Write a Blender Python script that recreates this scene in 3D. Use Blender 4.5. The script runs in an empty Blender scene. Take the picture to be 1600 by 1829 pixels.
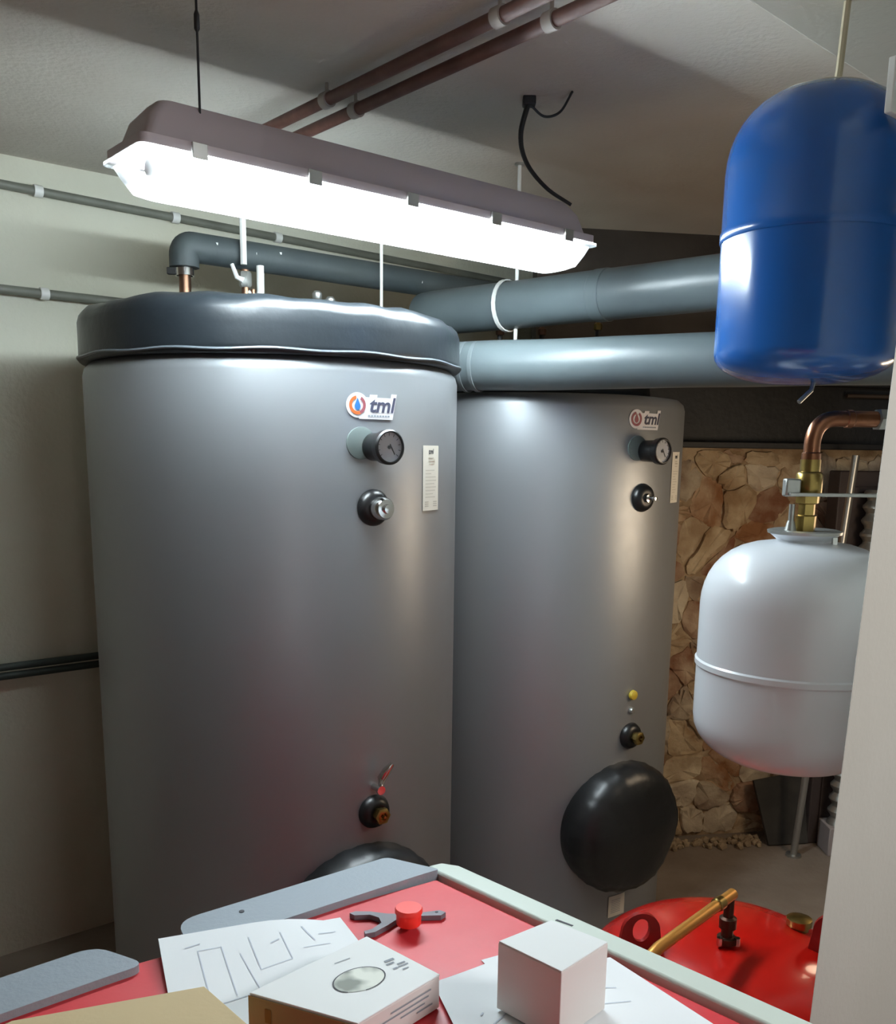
import bpy, bmesh, math, random
from mathutils import Matrix, Vector
from mathutils.geometry import tessellate_polygon
random.seed(7)
S = bpy.context.scene
COL = S.collection
PI = math.pi

# ------------------------------------------------------------------ camera
HC = 1.60                                   # eye height above the floor
F, CY, TH, RO = 1680.0, 1130.0, math.radians(11.0), math.radians(-0.77)
fw = Vector((0, math.cos(TH), -math.sin(TH))); dn = Vector((0, -math.sin(TH), -math.cos(TH))); rt = Vector((1, 0, 0))
cr = math.cos(RO) * rt + math.sin(RO) * dn
cd = -math.sin(RO) * rt + math.cos(RO) * dn
cam = bpy.data.cameras.new('camera')
cam.sensor_fit = 'HORIZONTAL'; cam.sensor_width = 36; cam.lens = 36 * F / 1600
cam.shift_y = (CY - 914.5) / 1600
cam.clip_start = 0.02
co = bpy.data.objects.new('camera', cam); COL.objects.link(co)
co.matrix_world = Matrix(((cr.x, -cd.x, -fw.x, 0), (cr.y, -cd.y, -fw.y, 0), (cr.z, -cd.z, -fw.z, HC), (0, 0, 0, 1)))
S.camera = co

# ------------------------------------------------------------------ light
wd = bpy.data.worlds.new('world'); S.world = wd; wd.use_nodes = True
bg = wd.node_tree.nodes['Background']; bg.inputs[0].default_value = (0.75, 0.85, 1.0, 1); bg.inputs[1].default_value = 0.25
def area(name, loc, target, sx, sy, power, color):
    l = bpy.data.lights.new(name, 'AREA'); l.shape = 'RECTANGLE'; l.size = sx; l.size_y = sy; l.energy = power; l.color = color
    o = bpy.data.objects.new(name, l); COL.objects.link(o); o.location = loc
    o.rotation_euler = (Vector(target) - Vector(loc)).to_track_quat('-Z', 'Y').to_euler(); return o
# daylight coming in by the doorway behind the photographer
area('doorway_daylight', (0.95, -1.75, 1.35), (0.2, 1.6, 1.0), 0.30, 1.2, 6, (1.0, 0.97, 0.94))
area('passage_lamp', (2.05, 0.55, 2.25), (0.5, 0.8, 1.1), 0.9, 0.16, 34, (0.97, 0.985, 1.0))
# warm light from the side room beyond the partition
area('side_room_lamp', (1.62, 2.45, 1.35), (0.35, 3.1, 0.95), 0.45, 0.45, 6.5, (1.0, 0.78, 0.54))
TUBE_STRENGTH = 190.0
vs = S.view_settings
vs.view_transform = 'Standard'; vs.look = 'None'; vs.exposure = 0.0; vs.gamma = 1.0; vs.use_curve_mapping = False

# ------------------------------------------------------------------ helpers
def ray(u, v):
    return cr * ((u - 800) / F) + cd * ((v - CY) / F) + fw
UU = Vector((0.766, 0.643, 0)); WW = Vector((-0.643, 0.766, 0))   # along the back wall, towards the back wall
def Z(z): return z + HC
def P(u, v, d):                              # point seen at u,v at depth y = d
    r = ray(u, v); r = r * (d / r.y); return Vector((r.x, r.y, r.z + HC))
def Pz(u, v, z):
    r = ray(u, v); r = r * (z / r.z); return Vector((r.x, r.y, r.z + HC))
def Pw(u, v, o):
    r = ray(u, v); r = r * (o / r.dot(WW)); return Vector((r.x, r.y, r.z + HC))
def uw(u, w, z=0): p = UU * u + WW * w; return Vector((p.x, p.y, z))

def lin(h):
    h = h.lstrip('#'); out = []
    for i in (0, 2, 4):
        x = int(h[i:i + 2], 16) / 255
        out.append(x / 12.92 if x <= 0.04045 else ((x + 0.055) / 1.055) ** 2.4)
    return (*out, 1)

def mat(name, col, rough=0.5, metal=0.0, col2=None, scale=6.0, detail=4.0, bump=0.0, bscale=40.0, spec=0.5, coat=0.0, rvar=0.0, contrast=(0.35, 0.65)):
    m = bpy.data.materials.new(name); m.use_nodes = True
    nt = m.node_tree; b = nt.nodes['Principled BSDF']
    b.inputs['Base Color'].default_value = lin(col); b.inputs['Roughness'].default_value = rough; b.inputs['Metallic'].default_value = metal
    b.inputs['Specular IOR Level'].default_value = spec; b.inputs['Coat Weight'].default_value = coat; b.inputs['Coat Roughness'].default_value = 0.08
    tc = nt.nodes.new('ShaderNodeTexCoord')
    if col2 or rvar:
        n = nt.nodes.new('ShaderNodeTexNoise'); n.inputs['Scale'].default_value = scale; n.inputs['Detail'].default_value = detail
        nt.links.new(tc.outputs['Object'], n.inputs['Vector'])
        if col2:
            r = nt.nodes.new('ShaderNodeValToRGB'); r.color_ramp.elements[0].color = lin(col); r.color_ramp.elements[1].color = lin(col2)
            r.color_ramp.elements[0].position, r.color_ramp.elements[1].position = contrast
            nt.links.new(n.outputs['Fac'], r.inputs[0]); nt.links.new(r.outputs[0], b.inputs['Base Color'])
        if rvar:
            mr = nt.nodes.new('ShaderNodeMapRange'); mr.inputs[3].default_value = rough - rvar; mr.inputs[4].default_value = rough + rvar
            nt.links.new(n.outputs['Fac'], mr.inputs[0]); nt.links.new(mr.outputs[0], b.inputs['Roughness'])
    if bump:
        n2 = nt.nodes.new('ShaderNodeTexNoise'); n2.inputs['Scale'].default_value = bscale; n2.inputs['Detail'].default_value = 5
        nt.links.new(tc.outputs['Object'], n2.inputs['Vector'])
        bp = nt.nodes.new('ShaderNodeBump'); bp.inputs['Strength'].default_value = bump; bp.inputs['Distance'].default_value = 0.01
        nt.links.new(n2.outputs['Fac'], bp.inputs['Height']); nt.links.new(bp.outputs[0], b.inputs['Normal'])
    return m

def emit(name, col, st):
    m = bpy.data.materials.new(name); m.use_nodes = True; nt = m.node_tree; nt.nodes.clear()
    e = nt.nodes.new('ShaderNodeEmission'); e.inputs[0].default_value = col; e.inputs[1].default_value = st
    o = nt.nodes.new('ShaderNodeOutputMaterial'); nt.links.new(e.outputs[0], o.inputs[0]); return m

def clear(name, tint, gloss=0.12, haze=0.0):
    m = bpy.data.materials.new(name); m.use_nodes = True; nt = m.node_tree; nt.nodes.clear()
    t = nt.nodes.new('ShaderNodeBsdfTransparent'); t.inputs[0].default_value = tint
    g = nt.nodes.new('ShaderNodeBsdfGlossy'); g.inputs['Roughness'].default_value = 0.08
    mx = nt.nodes.new('ShaderNodeMixShader'); mx.inputs[0].default_value = gloss
    nt.links.new(t.outputs[0], mx.inputs[1]); nt.links.new(g.outputs[0], mx.inputs[2])
    last = mx
    if haze:
        a = nt.nodes.new('ShaderNodeBsdfTranslucent'); a.inputs[0].default_value = (0.9, 0.95, 0.95, 1)
        d = nt.nodes.new('ShaderNodeBsdfDiffuse'); d.inputs[0].default_value = (0.85, 0.9, 0.9, 1)
        m1 = nt.nodes.new('ShaderNodeMixShader'); m1.inputs[0].default_value = 0.4
        nt.links.new(a.outputs[0], m1.inputs[1]); nt.links.new(d.outputs[0], m1.inputs[2])
        m2 = nt.nodes.new('ShaderNodeMixShader'); m2.inputs[0].default_value = haze
        nt.links.new(mx.outputs[0], m2.inputs[1]); nt.links.new(m1.outputs[0], m2.inputs[2]); last = m2
    o = nt.nodes.new('ShaderNodeOutputMaterial'); nt.links.new(last.outputs[0], o.inputs[0]); return m

def obj(name, bm, m, parent=None, angle=38, sharp=False, bevel=0.0, seg=2, flip=True):
    if flip: bmesh.ops.recalc_face_normals(bm, faces=bm.faces)
    me = bpy.data.meshes.new(name); bm.to_mesh(me); bm.free(); me.materials.append(m)
    if not sharp:
        me.polygons.foreach_set('use_smooth', [True] * len(me.polygons)); me.set_sharp_from_angle(angle=math.radians(angle))
    o = bpy.data.objects.new(name, me); COL.objects.link(o)
    if parent: o.parent = parent
    if bevel:
        b = o.modifiers.new('bevel', 'BEVEL'); b.width = bevel; b.segments = seg; b.limit_method = 'ANGLE'; b.angle_limit = math.radians(40)
    return o
def tag(o, label, cat=None, group=None, kind=None):
    if label: o['label'] = label
    if cat: o['category'] = cat
    if group: o['group'] = group
    if kind: o['kind'] = kind
    return o
def thing(name, label, cat, loc=(0, 0, 0), rotz=0.0, group=None):
    o = bpy.data.objects.new(name, None); COL.objects.link(o); o.location = loc; o.rotation_euler = (0, 0, rotz); o.empty_display_size = 0.05
    return tag(o, label, cat, group)
def struct(name, bm, m, label=None, parent=None, **k):
    o = obj(name, bm, m, parent, **k); o['kind'] = 'structure'
    if label: o['label'] = label
    return o
def frame(o, d, up=(0, 0, 1)):               # matrix: local z -> d
    d = Vector(d).normalized(); up = Vector(up)
    if abs(d.dot(up)) > 0.99: up = Vector((0, 1, 0))
    x = up.cross(d).normalized(); y = d.cross(x)
    return Matrix(((x.x, y.x, d.x, o[0]), (x.y, y.y, d.y, o[1]), (x.z, y.z, d.z, o[2]), (0, 0, 0, 1)))
def lathe(bm, prof, M=Matrix(), n=32, caps=True):
    rings = []
    for r, z in prof:
        if r < 1e-6: rings.append([bm.verts.new(M @ Vector((0, 0, z)))])
        else: rings.append([bm.verts.new(M @ Vector((r * math.cos(2 * PI * i / n), r * math.sin(2 * PI * i / n), z))) for i in range(n)])
    for a, b in zip(rings, rings[1:]):
        for i in range(n):
            j = (i + 1) % n
            if len(a) == 1 and len(b) == 1: continue
            if len(a) == 1: bm.faces.new((a[0], b[i], b[j]))
            elif len(b) == 1: bm.faces.new((a[i], a[j], b[0]))
            else: bm.faces.new((a[i], a[j], b[j], b[i]))
    if caps:
        for q in (rings[0], rings[-1]):
            if len(q) > 2: bm.faces.new(q)
    return rings
def cyl(bm, a, b, r, n=16, r2=None):
    a = Vector(a); b = Vector(b); L = (b - a).length
    lathe(bm, [(r, 0), (r2 if r2 is not None else r, L)], frame(a, b - a), n)
def box(bm, c, s, M=Matrix()):
    c = Vector(c); vs_ = []
    for x in (-.5, .5):
        for y in (-.5, .5):
            for z in (-.5, .5): vs_.append(bm.verts.new(M @ (c + Vector((x * s[0], y * s[1], z * s[2])))))
    for f in ((0, 1, 3, 2), (4, 6, 7, 5), (0, 4, 5, 1), (2, 3, 7, 6), (0, 2, 6, 4), (1, 5, 7, 3)): bm.faces.new([vs_[i] for i in f])
def prism(bm, pts, z0, z1, M=Matrix()):
    lo = [bm.verts.new(M @ Vector((p[0], p[1], z0))) for p in pts]; hi = [bm.verts.new(M @ Vector((p[0], p[1], z1))) for p in pts]
    n = len(pts)
    if n > 8:
        for a, b, c in tessellate_polygon([[Vector((p[0], p[1], 0)) for p in pts]]): bm.faces.new((lo[a], lo[b], lo[c])); bm.faces.new((hi[a], hi[c], hi[b]))
    else: bm.faces.new(lo[::-1]); bm.faces.new(hi)
    for i in range(n): bm.faces.new((lo[i], lo[(i + 1) % n], hi[(i + 1) % n], hi[i]))
def rounded(pts, rad, k=6):                  # round the corners of a polyline
    pts = [Vector(p) for p in pts]; out = [pts[0]]
    for i in range(1, len(pts) - 1):
        a, b, c = pts[i - 1], pts[i], pts[i + 1]
        r = min(rad, (a - b).length * .49, (c - b).length * .49)
        p, q = b + (a - b).normalized() * r, b + (c - b).normalized() * r
        for j in range(k + 1):
            t = j / k; out.append(p * (1 - t) ** 2 + b * 2 * t * (1 - t) + q * t * t)
    return out + [pts[-1]]
def tube(bm, pts, r, n=12, rfun=None, cap=True):
    pts = [Vector(p) for p in pts]; T = []
    for i in range(len(pts)):
        T.append((pts[min(i + 1, len(pts) - 1)] - pts[max(i - 1, 0)]).normalized())
    N = T[0].orthogonal().normalized(); rings = []
    for i, p in enumerate(pts):
        N = (N - T[i] * N.dot(T[i])).normalized(); B = T[i].cross(N); rr = rfun(i / (len(pts) - 1)) if rfun else r
        rings.append([bm.verts.new(p + (N * math.cos(2 * PI * k / n) + B * math.sin(2 * PI * k / n)) * rr) for k in range(n)])
    for a, b in zip(rings, rings[1:]):
        for k in range(n): bm.faces.new((a[k], a[(k + 1) % n], b[(k + 1) % n], b[k]))
    if cap: bm.faces.new(rings[0][::-1]); bm.faces.new(rings[-1])
    return rings
def spline(pts, k=8):                        # Catmull-Rom
    p = [Vector(q) for q in pts]; p = [2 * p[0] - p[1]] + p + [2 * p[-1] - p[-2]]; out = []
    for i in range(1, len(p) - 2):
        for j in range(k):
            t = j / k; a, b, c, d = p[i - 1:i + 3]
            out.append(.5 * ((2 * b) + (c - a) * t + (2 * a - 5 * b + 4 * c - d) * t * t + (3 * b - a - 3 * c + d) * t ** 3))
    return out + [p[-2]]
def text_bm(s, size, shear=0.0, offset=0.0, extrude=0.0):
    cu = bpy.data.curves.new('lettering', 'FONT'); cu.body = s; cu.size = size; cu.shear = shear; cu.offset = offset; cu.extrude = extrude
    cu.align_x = 'CENTER'; cu.align_y = 'CENTER'; cu.resolution_u = 4
    o = bpy.data.objects.new('lettering', cu); COL.objects.link(o)
    dg = bpy.context.evaluated_depsgraph_get(); me = bpy.data.meshes.new_from_object(o.evaluated_get(dg))
    bm = bmesh.new(); bm.from_mesh(me); bpy.data.objects.remove(o); bpy.data.meshes.remove(me); bpy.data.curves.remove(cu); return bm
def wob(x, y, z, s=1.0):
    return (math.sin(x * 7.1 * s + 1.3 * y * s + .5) + math.sin(y * 9.3 * s + 2.1 * z * s + 1.7) + math.sin(z * 8.3 * s + 1.9 * x * s + .9) + math.sin((x + y) * 17 * s) * .5) / 3.5

# ------------------------------------------------------------------ materials
M = {}
M['plaster'] = mat('cream_plaster', '#d6d4c4', 0.9, col2='#ccc8b4', scale=1.6, bump=0.25, bscale=60)
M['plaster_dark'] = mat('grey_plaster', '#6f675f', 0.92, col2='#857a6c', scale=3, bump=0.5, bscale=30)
M['ceiling'] = mat('ceiling_concrete', '#bdb5aa', 0.93, col2='#d8d4ca', scale=1.1, detail=3, bump=0.35, bscale=70)
M['soffit'] = mat('soffit_paint', '#a6a196', 0.9, col2='#b0aa9d', scale=2, bump=0.2, bscale=60)
M['panel'] = mat('grey_panel_paint', '#bcb9b0', 0.6, col2='#b5b1a6', scale=1.5, bump=0.06, bscale=90)
M['floor'] = mat('dusty_concrete', '#7d6f62', 0.85, col2='#94877a', scale=3.0, bump=0.4, bscale=45)
M['jacket'] = mat('silver_grey_jacket', '#94979a', 0.42, metal=0.5, bump=0.05, bscale=18, rvar=0.04, scale=30)
M['cover'] = mat('dark_vinyl_cover', '#171c20', 0.36, bump=0.12, bscale=26)
M['cushion'] = mat('black_vinyl_cushion', '#191a1b', 0.38, bump=0.18, bscale=20)
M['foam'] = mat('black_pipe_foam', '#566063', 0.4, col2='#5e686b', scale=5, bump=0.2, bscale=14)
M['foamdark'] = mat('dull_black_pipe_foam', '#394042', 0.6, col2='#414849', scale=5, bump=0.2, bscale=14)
M['clipgrey'] = mat('grey_clip_plastic', '#a39a92', 0.5)
M['blacksteel'] = mat('black_steel', '#151516', 0.6, col2='#1e1d1c', scale=9, bump=0.2)
M['rust'] = mat('red_brown_pipe_paint', '#5a3a33', 0.55, col2='#6d4a40', scale=14, bump=0.15)
M['greypipe'] = mat('grey_painted_pipe', '#64655b', 0.5, col2='#74756b', scale=10)
M['darkgreen'] = mat('dark_green_pipe', '#38423f', 0.45)
M['copper'] = mat('copper', '#a8765a', 0.3, metal=1.0, col2='#8a5a42', scale=14)
M['oldcopper'] = mat('dull_copper', '#8b6a55', 0.4, metal=0.9, col2='#6b5040', scale=20)
M['brass'] = mat('brass', '#b39a5c', 0.3, metal=1.0, col2='#96804a', scale=25)
M['gold'] = mat('golden_brass', '#dc9c4c', 0.38, metal=0.6)
M['chrome'] = mat('chrome', '#d8d8d6', 0.14, metal=1.0)
M['zinc'] = mat('zinc_steel', '#b6b7b3', 0.35, metal=0.8)
M['blue'] = mat('glossy_blue_enamel', '#1a5cab', 0.22, coat=0.5, col2='#2163b2', scale=3, bump=0.02, bscale=12)
M['white'] = mat('white_enamel', '#dcdfe4', 0.3, coat=0.4)
M['whiteplastic'] = mat('white_plastic', '#e6e6e2', 0.45)
M['red'] = mat('red_enamel', '#c0160d', 0.25, coat=0.5)
M['darkred'] = mat('dark_red_enamel', '#8e1512', 0.35)
M['boilerred'] = mat('boiler_red_paint', '#c42a32', 0.42, col2='#cf3f45', scale=7, bump=0.05, contrast=(0.4, 0.8))
M['strip'] = mat('grey_console_plastic', '#8d979f', 0.5, bump=0.1, bscale=150)
M['rail'] = mat('pale_green_grey_paint', '#c6d0c6', 0.4)
M['paper'] = mat('white_paper', '#e6eaec', 0.75)
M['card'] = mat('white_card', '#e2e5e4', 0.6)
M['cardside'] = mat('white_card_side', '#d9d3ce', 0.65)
M['kraft'] = mat('brown_kraft_card', '#c8b48c', 0.8, bump=0.05, bscale=120)
M['brownside'] = mat('olive_brown_card', '#8f7d52', 0.75)
M['ink'] = mat('grey_print', '#8d949c', 0.8)
M['bluepencil'] = mat('pale_blue_ink', '#c3cad6', 0.8)
M['darkink'] = mat('dark_print', '#3a3b40', 0.7)
M['navy'] = mat('navy_print', '#3c3d52', 0.6)
M['orange'] = mat('orange_print', '#d9682f', 0.6)
M['maroon'] = mat('maroon_print', '#96525a', 0.6)
M['dropblue'] = mat('blue_print', '#2c6fb0', 0.6)
M['sticker'] = mat('white_sticker', '#dfdce0', 0.5)
M['label'] = mat('cream_label', '#ded9cd', 0.55)
M['blackplastic'] = mat('black_plastic', '#141415', 0.35)
M['patch'] = mat('grey_green_disc', '#66716f', 0.75)
M['dial'] = mat('pale_dial', '#c9c8cf', 0.5)
M['toolgrey'] = mat('grey_tool_plastic', '#6e6a72', 0.5)
M['redcap'] = mat('orange_red_plastic', '#f0382c', 0.4)
M['yellow'] = mat('yellow_plastic', '#c9b13a', 0.5)
M['cable'] = mat('black_cable', '#26292b', 0.5)
M['lampbody'] = mat('glare_paled_housing', '#bdb3b6', 0.45)  # grey housing, colour lightened to stand in for glare around the tubes
M['slate'] = mat('dark_board', '#33312e', 0.8, col2='#45423d', scale=8)
M['cabinet'] = mat('dark_brown_steel', '#3a302d', 0.6, col2='#443936', scale=6)
M['mortar'] = mat('brown_mortar', '#8a7052', 0.95, col2='#c0a888', scale=9, bump=0.8, bscale=50)
M['glass'] = clear('clear_glass', (0.96, 0.97, 0.97, 1), 0.06)
M['diffuser'] = clear('clear_ribbed_diffuser', (0.92, 0.96, 0.97, 1), 0.05, haze=0.35)
M['tube'] = emit('fluorescent_tube', (0.85, 0.955, 1.0, 1), TUBE_STRENGTH)
M['photo'] = mat('grey_photo_print', '#7d8378', 0.6, col2='#dfe3d8', scale=28, detail=2, contrast=(0.42, 0.58))
def stone_mat():
    m = mat('field_stone', '#7a4e30', 0.9, col2='#e6d4b6', scale=8, detail=8, bump=1.0, bscale=30)
    nt = m.node_tree; b = nt.nodes['Principled BSDF']; src = b.inputs['Base Color'].links[0].from_socket
    oi = nt.nodes.new('ShaderNodeObjectInfo'); r = nt.nodes.new('ShaderNodeValToRGB'); r.color_ramp.interpolation = 'CONSTANT'
    for i, (p, c) in enumerate(((0, '#c9b490'), (.2, '#a8784e'), (.38, '#d8cdb4'), (.55, '#8d5f46'), (.7, '#bfa67e'), (.87, '#9d8f7c'))):
        e = r.color_ramp.elements[i] if i < 2 else r.color_ramp.elements.new(p); e.position = p; e.color = lin(c)
    mx = nt.nodes.new('ShaderNodeMix'); mx.data_type = 'RGBA'; mx.blend_type = 'MIX'; mx.inputs[0].default_value = 0.5
    nt.links.new(oi.outputs['Random'], r.inputs[0]); nt.links.new(src, mx.inputs[6]); nt.links.new(r.outputs[0], mx.inputs[7]); nt.links.new(mx.outputs[2], b.inputs['Base Color']); return m
M['stone'] = stone_mat()

# ------------------------------------------------------------------ setting
CEIL = Z(0.80)
def wall(name, a, b, thick, z0, z1, m, label=None, side=1):
    a = Vector(a); b = Vector(b); d = (b - a).normalized(); n = Vector((-d.y, d.x, 0)) * side * thick
    bm = bmesh.new(); prism(bm, [(a.x, a.y), (b.x, b.y), ((b + n).x, (b + n).y), ((a + n).x, (a + n).y)], z0, z1)
    return struct(name, bm, m, label, sharp=True)
bm = bmesh.new(); prism(bm, [uw(-1.6, -2.6)[:2], uw(4.8, -2.6)[:2], uw(4.8, 3.2)[:2], uw(-1.6, 3.2)[:2]], -0.15, 0); struct('floor', bm, M['floor'], 'dusty brown concrete floor', sharp=True)
bm = bmesh.new(); prism(bm, [uw(-1.6, -2.6)[:2], uw(4.8, -2.6)[:2], uw(4.8, 3.2)[:2], uw(-1.6, 3.2)[:2]], CEIL, CEIL + .15); struct('ceiling', bm, M['ceiling'], 'grey rough concrete ceiling', sharp=True)
wall('wall_back', uw(-1.6, 3.0), uw(4.8, 3.0), .15, 0, CEIL, M['plaster'], 'cream plastered wall behind the two tanks')
wall('wall_left', uw(-1.45, -2.5), uw(-1.45, 3.0), .15, 0, CEIL, M['plaster_dark'])
wall('wall_front', uw(-1.6, -2.35), uw(0.55, -2.35), .15, 0, CEIL, M['plaster_dark'], side=-1)
wall('wall_front', uw(1.75, -2.35), uw(4.8, -2.35), .15, 0, CEIL, M['plaster_dark'], side=-1)
wall('wall_right', uw(4.65, -2.5), uw(4.65, 3.0), .15, 0, CEIL, M['plaster_dark'], side=-1)

# stone wall at the far right: mortar bed with single stones
SA = Vector((0.62, 3.705, 0)); SB = Vector((3.05, 4.11, 0)); SD = (SB - SA).normalized(); SN = Vector((SD.y, -SD.x, 0))
wall('wall_far', SA - SN * .0, SB - SN * .0, .10, 0, CEIL, M['mortar'], 'rough rubble stone wall at the far right')
wf = bpy.data.objects['wall_far']
def clip(poly, p, n):
    out = []
    for i in range(len(poly)):
        a, b = poly[i], poly[(i + 1) % len(poly)]; da, db = (a - p).dot(n), (b - p).dot(n)
        if da <= 0: out.append(a)
        if da * db < 0: out.append(a + (b - a) * (da / (da - db)))
    return out
seeds = []
nx, nz = 11, 14; CW, CH = 0.135, 0.12
for j in range(nz):
    for i in range(nx):
        seeds.append(Vector(((i + .5 + (.5 if j % 2 else 0) + random.uniform(-.48, .48)) * CW, (j + .5 + random.uniform(-.48, .48)) * CH)))
for s in seeds:
    if s.x > 1.34 or s.y > 1.62: continue
    poly = [s + Vector(q) for q in ((-.2, -.2), (.2, -.2), (.2, .2), (-.2, .2))]
    for t in seeds:
        if t is not s and (t - s).length < .35: poly = clip(poly, (s + t) / 2, (t - s).normalized())
    poly = clip(poly, Vector((0, 0.012)), Vector((0, -1))); poly = clip(poly, Vector((0, Z(0.012))), Vector((0, 1))); poly = clip(poly, Vector((0.01, 0)), Vector((-1, 0)))
    if len(poly) < 3: continue
    c = sum(poly, Vector((0, 0))) / len(poly)
    rp = []
    for i in range(len(poly)):              # cut the corners for rounder stones
        a, b = poly[i], poly[(i + 1) % len(poly)]
        if (b - a).length < .012: continue
        k_ = random.uniform(.08, .2); rp.append(a.lerp(b, k_)); rp += [a.lerp(b, q_) + Vector((random.uniform(-.007, .007), random.uniform(-.007, .007))) for q_ in ((.36, .64) if (b - a).length > .06 else (.5,))]; rp.append(a.lerp(b, 1 - k_))
    if len(rp) < 4: continue
    bm = bmesh.new(); dep = random.choice((.002, .006, .010, .016, .024)); g = random.uniform(-.06, .05)
    rows = []
    for sc_, dd in ((1 - g, -.035), (1 - g - .02, dep * .6), (.84, dep)):
        rows.append([bm.verts.new(SA + SD * (c + (p - c) * sc_).x + Vector((0, 0, (c + (p - c) * sc_).y)) + SN * (dd + (random.uniform(-.007, .007) if dd > 0 else 0))) for p in rp])
    for a, b in zip(rows, rows[1:]):
        for k in range(len(rp)): bm.faces.new((a[k], a[(k + 1) % len(rp)], b[(k + 1) % len(rp)], b[k]))
    top = bm.verts.new(sum((v.co for v in rows[-1]), Vector()) / len(rp) + SN * random.uniform(-.006, .012) + SD * random.uniform(-.015, .015))
    for k in range(len(rp)): bm.faces.new((rows[-1][k], rows[-1][(k + 1) % len(rp)], top))
    obj('stone', bm, M['stone'], wf, angle=30)
# plastered wall over the lintel, coloured dark to stand in for shade
wall('wall_far_upper', SA + SN * .03 - SD * .32, SB + SN * .03, .07, Z(.30), CEIL, mat('shade_dark_plaster', '#3d3834', .92, col2='#4a443e', scale=4, bump=.5, bscale=30), 'grey plaster above the black lintel beam, coloured dark for shade')
# lintel beam over the stones
t = thing('lintel_beam', 'long black steel beam lying over the stone wall behind the blue vessel', 'beam', SA + SN * .06 + Vector((0, 0, Z(.02))), math.atan2(SD.y, SD.x))
bm = bmesh.new(); box(bm, (1.05, 0, .13), (2.1, .05, .26)); obj('web', bm, M['blacksteel'], t, sharp=True)
for z_, w_ in ((.012, .13), (.248, .13)):
    bm = bmesh.new(); box(bm, (1.05, -.02, z_), (2.1, w_, .022)); obj('flange', bm, M['blacksteel'], t, bevel=.003, sharp=True)
bm = bmesh.new(); cyl(bm, (0.9, -.052, .205), (2.05, -.052, .205), .008, 10); obj('cable_conduit', bm, mat('brown_conduit', '#4a3d33', .5), t)

# wall end close to the camera on the right, leaning a touch
bm = bmesh.new()
e0 = Vector((0.4335 * 1.22, 1.22, 0)); e1 = Vector((0.4615 * 1.22, 1.22, 0))
def prism2(bm, lo, hi, z0, z1):
    a = [bm.verts.new((p.x, p.y, z0)) for p in lo]; b = [bm.verts.new((p.x, p.y, z1)) for p in hi]
    bm.faces.new(a[::-1]); bm.faces.new(b); n = len(a)
    for i in range(n): bm.faces.new((a[i], a[(i + 1) % n], b[(i + 1) % n], b[i]))
def edge_at(z): return Vector(((0.44995 + 0.0234 * (z - HC)) * 1.22, 1.22, 0))
lo, hi = edge_at(0), edge_at(CEIL)
RV = Vector((.52, .95, 0)).normalized() * .05
def foot(p): return [p, p + UU * 1.6, p + UU * 1.6 + RV, p + RV]
prism2(bm, foot(lo), foot(hi), 0, CEIL); struct('wall_partition', bm, M['panel'], 'pale grey partition wall edge at the right, close to the camera', bevel=.004, sharp=True)
# soffit at the upper right
bm = bmesh.new(); prism(bm, [(0.18, 1.38), (0.462, 1.647), (0.667, 1.842), (1.6, 2.72), (2.4, 2.0), (1.1, 0.5)], Z(.70), CEIL - .001); struct('trim_1', bm, M['soffit'], 'pale grey dropped ceiling soffit over the blue vessel', bevel=.004, sharp=True)

# ------------------------------------------------------------------ storage tanks
TR = 0.475
PHI = math.radians(36.83)
def on_cyl(bm, R0, ang0, z0):                # wrap flat artwork (x, y, z = lift) round the jacket; local -Y faces front
    for v in bm.verts:
        a = ang0 + v.co.x / R0; r = R0 + v.co.z; z = v.co.y
        v.co = Vector((r * math.sin(a), -r * math.cos(a), z0 + z))
    return bm
def grid_plate(w, h, lift, nx_=10, thick=.0012):
    bm = bmesh.new(); 
    for k in range(nx_):
        x0, x1 = -w / 2 + w * k / nx_, -w / 2 + w * (k + 1) / nx_
        vs_ = [bm.verts.new(q) for q in ((x0, -h / 2, lift), (x1, -h / 2, lift), (x1, h / 2, lift), (x0, h / 2, lift))]; bm.faces.new(vs_)
    bmesh.ops.remove_doubles(bm, verts=bm.verts, dist=1e-5); return bm
def poly_fill(pts, lift, step=None):
    bm = bmesh.new(); bm.faces.new([bm.verts.new((x, y, lift)) for x, y in pts]); bmesh.ops.triangulate(bm, faces=bm.faces); return bm
def ring_fill(cx, cy, r0, r1, a0, a1, lift, n=28):
    bm = bmesh.new(); A = []; B = []
    for k in range(n + 1):
        a = a0 + (a1 - a0) * k / n; A.append(bm.verts.new((cx + r0 * math.cos(a), cy + r0 * math.sin(a), lift))); B.append(bm.verts.new((cx + r1 * math.cos(a), cy + r1 * math.sin(a), lift)))
    for k in range(n): bm.faces.new((A[k], B[k], B[k + 1], A[k + 1]))
    return bm
def lines_bm(rects, lift):
    bm = bmesh.new()
    for x, y, w, h in rects: bm.faces.new([bm.verts.new(q) for q in ((x, y, lift), (x + w, y, lift), (x + w, y + h, lift), (x, y + h, lift))])
    return bm

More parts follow.
